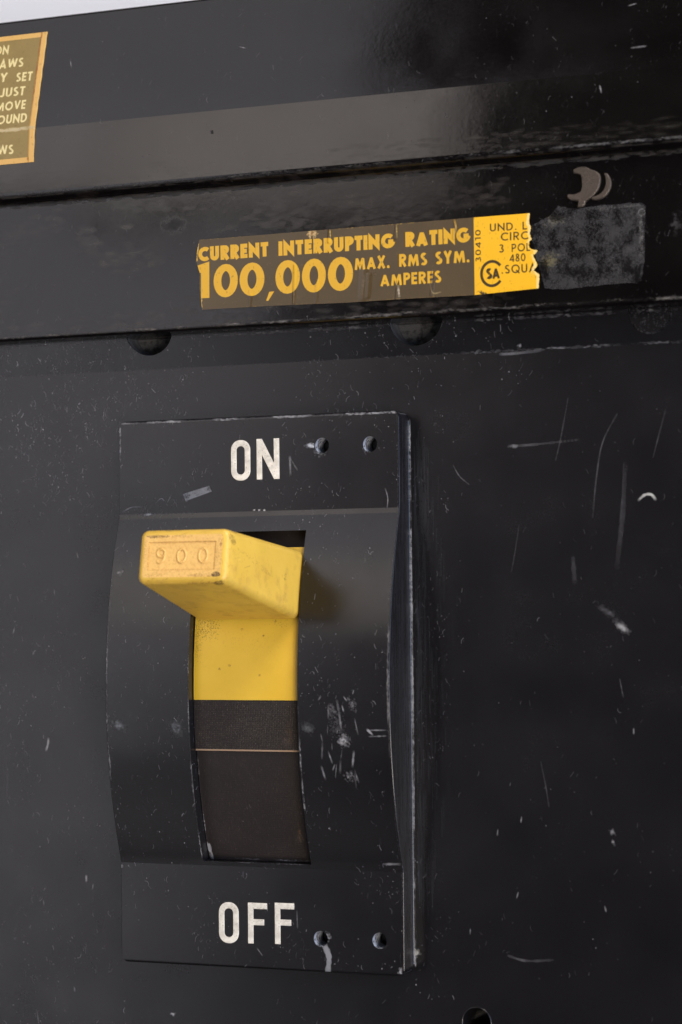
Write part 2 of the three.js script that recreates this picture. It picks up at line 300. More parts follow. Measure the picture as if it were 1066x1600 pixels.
// ------------------------------------------------------------------ raised housing above the cover
const HOUSE = [-126, 52, 118, 170];
const hs = new Skin(HOUSE, 8.3, [13, 11, 11], 0.11, 5, 0.05, 14);
{
  hs.dust([-126, 56, 118, 168], 2600, 0.08, 0.45);
  hs.dust([-126, 56, 118, 106], 700, 0.08, 0.35, 0.9);
  const g = 'rgb(140,140,142)';
  // dirt film on the label face, brownish, patchy
  for (let i = 0; i < 2600; i++) {
    const x = rr(-126, 60), y = rr(59, 103), v = fbm(nC, x * 0.06, y * 0.16 + 40, 4); if (v < 0.5) continue;
    hs.both(i % 3 ? 'rgb(66,58,50)' : 'rgb(50,46,42)', 0.14, 0.3, (k) => { k.beginPath(); k.ellipse(x, y, rr(0.8, 3), rr(0.3, 0.9), rr(-0.2, 0.2), 0, 6.29); k.fill(); });
  }
  for (let i = 0; i < 500; i++) { const x = rr(-126, 116), y = rr(106, 112); hs.both('rgb(62,54,47)', 0.09, 0.4, (k) => { k.beginPath(); k.ellipse(x, y, rr(0.8, 3), rr(0.2, 0.6), 0, 0, 6.29); k.fill(); }); }
  for (let i = 0; i < 1500; i++) { const x = rr(-126, 116), y = rr(101.6, 104.9); hs.both(rnd() < 0.5 ? 'rgb(48,42,38)' : 'rgb(30,27,25)', rr(0.1, 0.35), 0.7, (k) => { k.beginPath(); k.ellipse(x, y, rr(0.5, 2.5), rr(0.15, 0.5), 0, 0, 6.29); k.fill(); }); }   // grime packed into the step
  hs.smear(272, 352, 12, 5, 3, 0, 260, 'rgb(13,12,12)', 0.1, 0.7);
  hs.smear(330, 206, 16, 0.6, 0.6, 0, 20, 'rgb(14,14,14)', 0.6, 0.3);
  hs.worn(-126, 59.4, 116, 59.4, 0.7, 0.2, 9, 'rgb(115,112,108)');
  hs.worn(10, 59.9, 116, 59.9, 0.6, 0.16, 6, 'rgb(120,115,108)');
  hs.worn(50, 105.6, 116, 105.6, 0.7, 0.2, 9, 'rgb(105,104,104)');
  hs.worn(-126, 105.4, 50, 105.4, 0.6, 0.2, 5, 'rgb(95,92,90)');
  hs.scratch([[372, 72], [384, 75]], 10, 0.4, g, 0.5); hs.scratch([[990, 78], [1015, 75]], 10, 0.6, g, 0.45);
  hs.scratch([[985, 12], [998, 8]], 7, 0.5, g, 0.4); hs.scratch([[107, 92], [111, 106]], 10, 0.5, g, 0.4);
  hs.scratch([[937, 133], [940, 145]], 15, 0.5, g, 0.5);
  hs.smear(1058, 350, 12, 2.5, 5, 0, 120, 'rgb(60,60,64)', 0.12, 0.5);
}
const houseMat = hs.material([peel, 30, 6e-6]);
const housePts = roundPoly([[58.3, -100, 0], [58.3, 12, 1.3], [102.9, 12.4, 1.5], [104.5, 16.5, 2.4], [127, 14.65, 0], [166, 4.65, 1.5], [166.6, -100, 0]], 16);
const houseZ = (Y) => Y < 103 ? 12 + (Y - 58.3) / 43.7 * 0.4 : Y < 127 ? 16.5 - (Y - 104.9) / 22.1 * 1.85 : 14.65 - (Y - 127) / 39 * 10;
const house = part('raised_housing', planarUV(sweepX(housePts.slice().reverse(), -170, 124), HOUSE), houseMat);

// ------------------------------------------------------------------ stroke lettering for the stickers (cap height 1, y up)
const arc = (k, cx, cy, rx, ry, a, b) => { for (let i = 0; i <= 24; i++) { const t = (a + (b - a) * i / 24) * Math.PI / 180, x = cx + rx * Math.cos(t), y = cy + ry * Math.sin(t); i ? k.lineTo(x, y) : k.moveTo(x, y); } };
const L = (k, ...p) => { k.moveTo(p[0], p[1]); for (let i = 2; i < p.length; i += 2) k.lineTo(p[i], p[i + 1]); };
const FONT = {   // [width, draw(k, s)] where s is half the stroke
  A: [0.84, (k, s) => { L(k, s, 0, 0.42, 1 - s, 0.84 - s, 0); L(k, 0.2, 0.27, 0.64, 0.27); }],
  C: [0.78, (k, s) => arc(k, 0.5, 0.5, 0.5 - s, 0.5 - s, 48, 312)],
  D: [0.74, (k, s) => { L(k, s, s, s, 1 - s, 0.3, 1 - s); arc(k, 0.3, 0.5, 0.44 - s, 0.5 - s, 90, -90); k.lineTo(s, s); }],
  E: [0.52, (k, s) => { L(k, 0.52, 1 - s, s, 1 - s, s, s, 0.52, s); L(k, s, 0.5, 0.48, 0.5); }],
  G: [0.9, (k, s) => { arc(k, 0.5, 0.5, 0.5 - s, 0.5 - s, 45, 350); L(k, 0.5, 0.45, 1 - s, 0.45); }],
  I: [0.22, (k) => L(k, 0.11, 0, 0.11, 1)],
  J: [0.45, (k, s) => { L(k, 0.45 - s, 1, 0.45 - s, 0.25); arc(k, 0.2, 0.25, 0.25 - s, 0.25 - s, 0, -160); }],
  L: [0.5, (k, s) => L(k, s, 1, s, s, 0.5, s)],
  M: [0.98, (k, s) => L(k, s, 0, s + 0.1, 1 - s, 0.49, 0.25, 0.88 - s, 1 - s, 0.98 - s, 0)],
  N: [0.78, (k, s) => L(k, s, 0, s, 1 - s * 1.6, 0.78 - s, s * 1.6, 0.78 - s, 1)],
  O: [0.98, (k, s) => arc(k, 0.49, 0.5, 0.49 - s, 0.5 - s, 0, 361)],
  P: [0.58, (k, s) => { L(k, s, 0, s, 1 - s, 0.32, 1 - s); arc(k, 0.32, 0.7, 0.26 - s * 0.7, 0.3 - s, 90, -90); k.lineTo(s, 0.4 + s * 0.2); }],
  Q: [0.98, (k, s) => { arc(k, 0.49, 0.5, 0.49 - s, 0.5 - s, 0, 361); L(k, 0.55, 0.35, 0.95, -0.02); }],
  R: [0.64, (k, s) => { L(k, s, 0, s, 1 - s, 0.33, 1 - s); arc(k, 0.33, 0.7, 0.27 - s * 0.7, 0.3 - s, 90, -90); k.lineTo(s, 0.4 + s * 0.2); L(k, 0.3, 0.42, 0.62 - s * 0.5, 0); }],
  S: [0.56, (k, s) => { arc(k, 0.29, 0.74, 0.25 - s * 0.7, 0.26 - s, 40, 250); arc(k, 0.28, 0.27, 0.27 - s * 0.7, 0.27 - s, 80, -150); L(k, 0.22, 0.56, 0.33, 0.5); }],
  T: [0.56, (k, s) => { L(k, 0, 1 - s, 0.56, 1 - s); L(k, 0.28, 1 - s, 0.28, 0); }],
  U: [0.68, (k, s) => { L(k, s, 1, s, 0.34); arc(k, 0.34, 0.34, 0.34 - s, 0.34 - s, 180, 360); k.lineTo(0.68 - s, 1); }],
  V: [0.8, (k, s) => L(k, s, 1, 0.4, s, 0.8 - s, 1)],
  W: [1.1, (k, s) => L(k, s, 1, 0.28, s, 0.55, 0.85, 0.82, s, 1.1 - s, 1)],
  X: [0.74, (k, s) => { L(k, s, 0, 0.74 - s, 1); L(k, s, 1, 0.74 - s, 0); }],
  Y: [0.74, (k, s) => { L(k, s, 1, 0.37, 0.46, 0.74 - s, 1); L(k, 0.37, 0.48, 0.37, 0); }],
  0: [0.66, (k, s) => arc(k, 0.33, 0.5, 0.33 - s, 0.5 - s, 0, 361)],
  1: [0.34, (k, s) => { L(k, 0.34 - s, 0, 0.34 - s, 1 - s * 0.6, 0.02, 1 - s * 1.1); }],
  3: [0.54, (k, s) => { arc(k, 0.25, 0.75, 0.22 - s * 0.5, 0.25 - s, 150, -90); arc(k, 0.25, 0.27, 0.27 - s * 0.5, 0.27 - s, 90, -150); }],
  4: [0.62, (k, s) => { L(k, 0.46, 0, 0.46, 1 - s, s * 0.7, 0.26, 0.62, 0.26); }],
  8: [0.56, (k, s) => { arc(k, 0.28, 0.75, 0.23 - s, 0.25 - s, 0, 361); arc(k, 0.28, 0.27, 0.28 - s, 0.27 - s, 0, 361); }],
  '.': [0.24, (k, s) => { k.moveTo(0.12, 0.1); k.arc(0.12, 0.1, 0.004, 0, 6.3); }],
  ',': [0.3, (k) => L(k, 0.2, 0.12, 0.08, -0.17)], ' ': [0.4, () => {}],
};
// text between two panel points on the baseline, cap height h (mm); letters keep their proportions, spacing fills the run
function lettering(k, text, A, B, h, weight, color, gap = 0.16, alpha = 1) {
  let w = 0; for (const ch of text) w += FONT[ch][0]; const n = text.length - 1, run = Math.hypot(B[0] - A[0], B[1] - A[1]) / h;
  const nat = w + n * gap, sx = run / nat;
  k.save(); k.globalAlpha = alpha; k.transform(1, 0, 0, 1, A[0], A[1]); k.rotate(Math.atan2(B[1] - A[1], B[0] - A[0])); k.scale(h * sx, h);
  k.strokeStyle = color; k.lineWidth = weight; k.lineCap = 'butt'; k.lineJoin = 'miter'; k.miterLimit = 3;
  for (const ch of text) { k.beginPath(); FONT[ch][1](k, weight / 2); if (ch === '.') k.lineCap = 'round'; k.stroke(); k.lineCap = 'butt'; k.translate(FONT[ch][0] + gap, 0); }
  k.restore();
}
const shapeMesh = (outline, zf, step) => {   // thin sticker following the surface height zf(Y)
  const s = new THREE.Shape(outline.map((p) => new THREE.Vector2(...p)));
  const g = new THREE.ExtrudeGeometry(s, { depth: 0.2, bevelEnabled: false });
  const p = g.attributes.position; for (let i = 0; i < p.count; i++) p.setZ(i, p.getZ(i) + zf(p.getY(i)) + 0.02);
  g.computeVertexNormals(); return g;
};

// ---- rating sticker
{
  const Z = 12.25, RL = [-48, 60, 76, 94], sk = new Skin(RL, 15.5, [74, 60, 38], 0.34, 5, 0.1, 20), k = sk.k, Q = (x, y) => P(x, y, Z);
  const left = [[312, 375], [308, 395], [307, 408], [313, 428], [312, 450], [316, 484]];
  const torn = [[437, 245], [430, 285], [441, 300], [436, 330], [446, 350], [430, 365], [438, 388], [480, 398], [470, 410], [457, 420], [480, 455], [462, 478], [478, 488], [491, 500], [487, 552]].map(([x, y]) => [(452 + (x - 452) * (y < 380 ? 0.6 : 0.72)) / 2.626 + 660, y / 2.626 + 240]);
  const fill = (pts, col, a = 1) => { k.globalAlpha = a; k.fillStyle = col; k.beginPath(); pts.forEach(([x, y], i) => i ? k.lineTo(...Q(x, y)) : k.moveTo(...Q(x, y))); k.fill(); };
  fill([[740.5, 330], [860, 320], [860, 460], [742, 470]], 'rgb(228,174,26)');
  fill([[740.5, 330], [860, 320], [860, 460], [742, 470]], 'rgb(206,150,20)', 0.15);
  const Yl = 'rgb(204,156,36)';
  lettering(k, 'CURRENT', Q(310.5, 409), Q(420, 400.5), 4.55, 0.29, Yl, 0.1);
  lettering(k, 'INTERRUPTING', Q(436.5, 400), Q(616, 387.5), 4.55, 0.29, Yl, 0.1);
  lettering(k, 'RATING', Q(634, 386), Q(734, 378.5), 4.55, 0.29, Yl, 0.1);
  lettering(k, '1', Q(309, 466.5), Q(327.5, 465.5), 10.6, 0.24, Yl); 
  const zero = (x0, x1, yb) => lettering(k, '0', Q(x0, yb), Q(x1, yb - 1), 10.5, 0.21, Yl);
  zero(333.5, 371.5, 465); zero(374, 413, 463); zero(430, 468.5, 459.5); zero(471.5, 509, 457.5); zero(512, 551.5, 455);
  k.globalAlpha = 1; k.fillStyle = Yl; k.beginPath(); [[416, 470], [421, 456], [429, 455], [419.5, 470]].forEach(([x, y], i) => i ? k.lineTo(...Q(x, y)) : k.moveTo(...Q(x, y))); k.fill();
  lettering(k, 'MAX.', Q(554.5, 422), Q(609, 418.5), 3.9, 0.23, Yl, 0.12);
  lettering(k, 'RMS', Q(624, 417), Q(667.5, 414.5), 3.9, 0.23, Yl, 0.14);
  lettering(k, 'SYM.', Q(681, 413.5), Q(734, 409.5), 3.9, 0.23, Yl, 0.12);
  lettering(k, 'AMPERES', Q(594.5, 447.5), Q(689.5, 441.5), 3.7, 0.22, Yl, 0.13);
  const ink = 'rgb(58,44,20)';
  lettering(k, 'UND.', Q(766, 362), Q(808, 359.5), 2.35, 0.15, ink, 0.2); lettering(k, 'L', Q(817, 359), Q(824, 358.5), 2.35, 0.15, ink, 0.2);
  lettering(k, 'CIRC', Q(783, 376.5), Q(825.5, 374), 2.45, 0.15, ink, 0.2);
  lettering(k, '3', Q(780.5, 395), Q(787.5, 394.5), 2.5, 0.15, ink); lettering(k, 'POL', Q(800, 394), Q(829, 392), 2.45, 0.15, ink, 0.2);
  lettering(k, '480', Q(797, 409.5), Q(821.5, 408), 2.4, 0.15, ink, 0.18);
  lettering(k, '.SQUA', Q(783.5, 428), Q(838, 425), 2.6, 0.15, ink, 0.2);
  lettering(k, '30410', Q(752, 409), Q(751.5, 359), 1.75, 0.15, ink, 0.22);
  { // round approval mark: a broken ring with the letters S and A inside
    const [cx, cy] = Q(769, 427.5), r = 3.35; k.globalAlpha = 1; k.strokeStyle = ink; k.lineWidth = 0.85; k.lineCap = 'butt';
    k.beginPath(); arc(k, cx, cy, r, r * 1.1, 38, 322); k.stroke();
    lettering(k, 'S', [cx - 1.75, cy - 1.65], [cx + 0.05, cy - 1.6], 3.3, 0.26, ink); lettering(k, 'A', [cx + 0.1, cy - 1.6], [cx + 2.5, cy - 1.55], 3.3, 0.24, ink);
  }
  // wear: rubbed print, creases showing paper, torn white fibres
  for (let i = 0; i < 900; i++) { const x = rr(-45, 74), y = rr(64, 89); sk.both(rnd() < 0.5 ? 'rgb(60,48,30)' : 'rgb(120,96,50)', rr(0.05, 0.22), 0.5, (q) => { q.beginPath(); q.ellipse(x, y, rr(0.08, 0.3), rr(0.05, 0.5), rr(-0.2, 0.2), 0, 6.29); q.fill(); }); }
  sk.worn(...Q(314, 374), ...Q(740, 340), 0.4, 0.5, 4, 'rgb(176,140,60)');
  sk.worn(...Q(316, 483), ...Q(740, 461), 0.3, 0.35, 3, 'rgb(150,120,60)');
  sk.worn(...Q(311, 378), ...Q(308, 408), 0.4, 0.8, 9, 'rgb(205,165,70)'); sk.worn(...Q(313, 428), ...Q(316, 482), 0.4, 0.8, 9, 'rgb(205,165,70)');
  sk.smear(489, 365, Z, 2.3, 1.7, 0, 130, 'rgb(190,160,110)', 0.6, 0.4); sk.smear(489, 364, Z, 1.0, 0.8, 0, 30, 'rgb(120,90,55)', 0.5, 0.3);
  sk.scratch([[516, 358], [517, 372]], Z, 0.5, 'rgb(205,165,60)', 0.9); sk.scratch([[620, 350], [621, 372]], Z, 0.4, 'rgb(190,160,80)', 0.8); sk.scratch([[710, 343], [713, 356], [711, 366]], Z, 0.6, 'rgb(215,165,40)', 0.8);
  sk.scratch([[622, 445], [624, 464]], Z, 0.8, 'rgb(190,180,160)', 0.8); sk.scratch([[569, 430], [565, 462]], Z, 1.0, 'rgb(105,92,74)', 0.6); sk.scratch([[461, 420], [459, 473]], Z, 0.4, 'rgb(165,135,70)', 0.6);
  sk.scratch([[678, 430], [676, 458]], Z, 0.7, 'rgb(40,32,22)', 0.9); sk.scratch([[671, 438], [677, 458], [690, 456]], Z, 0.4, 'rgb(180,160,110)', 0.6);
  for (let i = 0; i + 1 < torn.length; i++) sk.worn(...Q(torn[i][0] - 1.6, torn[i][1]), ...Q(torn[i + 1][0] - 1.6, torn[i + 1][1]), 0.7, 0.9, 22, 'rgb(226,196,120)');
  sk.smear(838, 394, Z, 2.0, 1.2, 0.3, 60, 'rgb(222,190,110)', 0.7, 0.3); sk.smear(834, 426, Z, 2, 1.6, 0.3, 50, 'rgb(210,170,70)', 0.5, 0.3);
  sk.smear(755, 458, Z, 2.4, 0.5, -0.3, 40, 'rgb(60,48,28)', 0.7, 0.3);
  // relief: a few upright wrinkles and lifted patches
  const bc = document.createElement('canvas'); bc.width = sk.w / 2 | 0; bc.height = sk.h / 2 | 0; const bk = bc.getContext('2d'); bk.fillStyle = '#404040'; bk.fillRect(0, 0, bc.width, bc.height);
  bk.setTransform(sk.ppm / 2, 0, 0, -sk.ppm / 2, -RL[0] * sk.ppm / 2, RL[3] * sk.ppm / 2); bk.lineCap = 'round';
  for (const [x, y0, y1, w, a] of [[569, 425, 464, 3.2, 0.5], [577, 430, 462, 2, 0.6], [623, 440, 466, 1.6, 0.9], [461, 415, 475, 1.2, 0.6], [677, 425, 460, 1.4, 0.8], [516, 355, 378, 1.2, 0.7], [620, 348, 372, 1.2, 0.6], [392, 460, 478, 1.5, 0.4], [496, 440, 472, 1.5, 0.35], [712, 341, 372, 1.3, 0.7]])
    for (let i = 5; i >= 1; i--) { bk.globalAlpha = a * 0.3; bk.strokeStyle = '#ffffff'; bk.lineWidth = w * i / 5; bk.beginPath(); bk.moveTo(...Q(x, y0)); bk.lineTo(...Q(x - 2, y1)); bk.stroke(); }
  const m = sk.material(null); m.bumpMap = new THREE.CanvasTexture(bc); m.bumpScale = 4e-4;
  const outline = [...left.map(([x, y]) => Q(x, y)), ...[[420, 478], [540, 473], [640, 466.5], [742, 461]].map(([x, y]) => Q(x, y)), ...new THREE.SplineCurve(torn.slice().reverse().map(([x, y]) => new THREE.Vector2(...Q(x, y)))).getPoints(120).map((p) => [p.x + rr(-0.13, 0.13), p.y + rr(-0.08, 0.08)]), ...[[740, 340], [560, 355], [430, 365.5]].map(([x, y]) => Q(x, y))];
  part('rating_label', planarUV(shapeMesh(outline, houseZ), RL), m, house, 'torn brown and yellow sticker reading current interrupting rating 100,000');
}
// ---- adhesive left by the torn-off half of the sticker, and a glue drip above it
{
  const RR = [60, 60, 108, 102], sk = new Skin(RR, 14, [30, 29, 30], 0.6, 12, 0.3, 26), Z = 12.3;
  for (let i = 0; i < 1400; i++) { const x = rr(64, 104), y = rr(62, 90); sk.both(rnd() < 0.5 ? 'rgb(58,57,56)' : 'rgb(18,17,18)', rr(0.06, 0.26), 0.65, (k) => { k.beginPath(); k.ellipse(x, y, rr(0.1, 0.9), rr(0.1, 0.4), rr(-1, 1), 0, 6.29); k.fill(); }); }
  for (let i = 0; i < 70; i++) { const x = rr(72, 102), y = rr(66, 88), t = rr(-1.2, 0.4), l = rr(1, 5); sk.both('rgb(70,69,68)', 0.25, 0.7, (k) => { k.lineWidth = 0.18; k.beginPath(); k.moveTo(x, y); k.lineTo(x + Math.cos(t) * l, y + Math.sin(t) * l); k.stroke(); }); }
  sk.smear(866, 345, Z, 4, 3, 0.2, 160, 'rgb(96,92,80)', 0.3, 0.5); sk.smear(858, 408, Z, 4, 3.4, 0.2, 200, 'rgb(96,88,58)', 0.3, 0.5); sk.smear(915, 412, Z, 1.2, 2, 0, 60, 'rgb(22,22,24)', 0.4, 0.5);
  sk.worn(...P(1003, 322, Z), ...P(1001, 440, Z), 1.2, 0.4, 9, 'rgb(84,82,80)'); sk.worn(...P(880, 333, Z), ...P(1003, 320, Z), 0.8, 0.3, 7, 'rgb(84,82,80)');
  { const [x, y] = P(1003, 332, Z); sk.both('rgb(105,104,102)', 0.8, 0.7, (k) => { k.lineWidth = 0.25; k.beginPath(); k.arc(x, y, 1, 0, 6.3); k.stroke(); }); }
  const pts = [[858, 338], [872, 322], [900, 327], [935, 322], [985, 317], [1004, 317], [1009, 323], [1008, 360], [1006, 410], [1003, 436], [996, 442], [960, 443], [915, 448], [880, 452], [851, 451], [846, 430], [842, 415], [836, 400], [834, 382], [828, 368], [832, 352], [845, 344]];
  const outline = [];
  pts.forEach((a, i) => { const b = pts[(i + 1) % pts.length], n = 5; for (let j = 0; j < n; j++) outline.push(P(a[0] + (b[0] - a[0]) * j / n + rr(-1, 1), a[1] + (b[1] - a[1]) * j / n + rr(-1, 1), Z)); });
  const g = shapeMesh(outline, (y) => houseZ(y) - 0.08);
  const m = sk.material([peel, 14, 9e-5]);
  { // thin, broken coverage: bare plastic shows between the clots of glue
    const w = 512, h = 448, d = new Uint8Array(w * h * 4);
    for (let j = 0; j < h; j++) for (let i = 0; i < w; i++) { const X = RR[0] + i / w * (RR[2] - RR[0]), Y = RR[1] + j / h * (RR[3] - RR[1]); const n = fbm(nB, X * 0.35 + 3, Y * 0.35, 5) * 0.7 + nC(X * 3, Y * 3) * 0.3; const v = Math.max(0.12, Math.min(1, (n - 0.3) * 3.2)) * 255, o = (j * w + i) * 4; d[o] = d[o + 1] = d[o + 2] = v; d[o + 3] = 255; }
    m.alphaMap = new THREE.DataTexture(d, w, h); m.alphaMap.magFilter = THREE.LinearFilter; m.alphaMap.needsUpdate = true; m.transparent = true;
  }
  part('adhesive_residue', planarUV(g, RR), m, house, 'rough grey rectangle of old adhesive');
  // dried glue mark shaped like two crescents with a tail
  const glue = new THREE.MeshStandardMaterial({ color: rgb(0.085, 0.066, 0.052), metalness: 0.5, roughness: 0.38, bumpMap: peel, bumpScale: 2.2e-4 });
  const c1 = new THREE.Shape(new THREE.SplineCurve([[622, 66], [640, 57], [668, 54], [690, 64], [712, 72], [730, 88], [733, 112], [724, 145], [706, 170], [690, 185], [674, 196], [664, 216], [640, 220], [640, 196], [612, 192], [597, 180], [600, 168], [622, 168], [648, 158], [656, 138], [655, 112], [652, 92], [640, 84], [622, 82]].map(([x, y]) => new THREE.Vector2(...P(x / 2.626 + 660, y / 2.626 + 240, Z)))).getPoints(110));
  const c2 = new THREE.Shape(new THREE.SplineCurve([[748, 80], [762, 84], [774, 106], [776, 134], [764, 162], [744, 182], [716, 191], [697, 188], [700, 178], [724, 170], [745, 150], [754, 122], [752, 96]].map(([x, y]) => new THREE.Vector2(...P(x / 2.626 + 660, y / 2.626 + 240, Z)))).getPoints(70));
  const gs = [c1, c2].map((s) => { const q = new THREE.ExtrudeGeometry(s, { depth: 0.15, bevelEnabled: true, bevelSize: 0.45, bevelThickness: 0.5, bevelSegments: 5, bevelOffset: -0.4 }); q.translate(0, 0, 12.3); return q; });
  part('glue_mark', planarUV(toCreasedNormals(mergeGeometries(gs), 0.8), [0, 0, 12, 12]), glue, house, 'brown crescent-shaped smear of dried glue');
}
// ---- instruction sticker at the upper corner, folded over the ridge
{
  const LB = [-140, 108, -94, 166], sk = new Skin(LB, 14, [130, 110, 60], 0.42, 6, 0.12, 20), k = sk.k;
  const Q = (x, y) => { let z = 14; for (let i = 0; i < 4; i++) z = houseZ(P(x, y, z)[1]) + 0.1; return P(x, y, z); };
  const corner = { tr: Q(74.5, 49.5), br: Q(53, 253) }, xr = (corner.tr[0] + corner.br[0]) / 2, yt = corner.tr[1], yb = corner.br[1];
  const bord = 2.2;
  k.globalAlpha = 1; k.fillStyle = 'rgb(200,158,86)'; k.fillRect(xr - bord, 100, 12, 80); k.fillRect(-145, yt - bord * 0.75, 60, 12); k.fillRect(-145, yb - 6, 60, 6 + bord * 0.8);
  k.fillStyle = 'rgb(150,108,52)'; k.globalAlpha = 0.5; k.fillRect(xr - bord, yb, 0.35, yt - yb);
  const txt = 'rgb(212,196,140)';
  for (const [t, xe, yB, wpx] of [['ON', 13, 84.5, 25], ['JAWS', 36, 104, 51], ['SET', 50, 125.5, 28], ['Y', 11, 127.5, 13], ['JUST', 38.5, 148.5, 43], ['MOVE', 39.5, 170, 51], ['OUND', 41.5, 190.5, 52], ['WS', 21, 240.5, 27]]) { const b = Q(xe, yB), w = wpx / 4.62; lettering(k, t, [b[0] - w, b[1] + 0.02], b, 3.15, 0.2, txt, 0.14); }
  sk.worn(-140, 127.2, xr, 127.2, 1.1, 0.5, 10, 'rgb(176,160,124)');
  for (let i = 0; i < 700; i++) { const x = rr(-140, xr), y = rr(yb, yt); sk.both(rnd() < 0.6 ? 'rgb(70,56,30)' : 'rgb(190,150,80)', rr(0.05, 0.2), 0.5, (q) => { q.beginPath(); q.ellipse(x, y, rr(0.1, 0.5), rr(0.1, 0.3), rr(0, 3), 0, 6.29); q.fill(); }); }
  sk.worn(xr - 0.2, yb, xr - 0.2, yt, 0.4, 0.5, 8, 'rgb(214,180,110)'); sk.worn(xr - bord, yb, xr - bord, yt, 0.5, 0.4, 8, 'rgb(120,66,34)');
  const pts = []; for (let i = 0; i <= 20; i++) pts.push(yb + (yt - yb) * i / 20); pts.push(127); pts.sort((a, b) => a - b);
  const g = new THREE.BufferGeometry(), v = [], idx = [];
  pts.forEach((y) => { const z = houseZ(y); for (const [x, dz] of [[-140, 0.02], [-140, 0.16], [xr + 0.1 * Math.sin(y * 1.7), 0.16], [xr + 0.1 * Math.sin(y * 1.7), 0.02]]) v.push(x, y, z + dz); });
  for (let i = 0; i + 1 < pts.length; i++) for (let j = 0; j < 3; j++) { const a = i * 4 + j, b = a + 1, c = a + 4, d = c + 1; idx.push(a, b, c, b, d, c); }
  const last = (pts.length - 1) * 4; idx.push(last, last + 1, last + 2, last, last + 2, last + 3, 0, 2, 1, 0, 3, 2);
  g.setAttribute('position', new THREE.Float32BufferAttribute(v, 3)); g.setIndex(idx);
  const mat = sk.material([peel, 12, 2e-5]); mat.side = THREE.DoubleSide;
  part('instruction_label', planarUV(toCreasedNormals(g, 0.08), LB), mat, house, 'faded olive sticker with cream lettering and tan border');
}

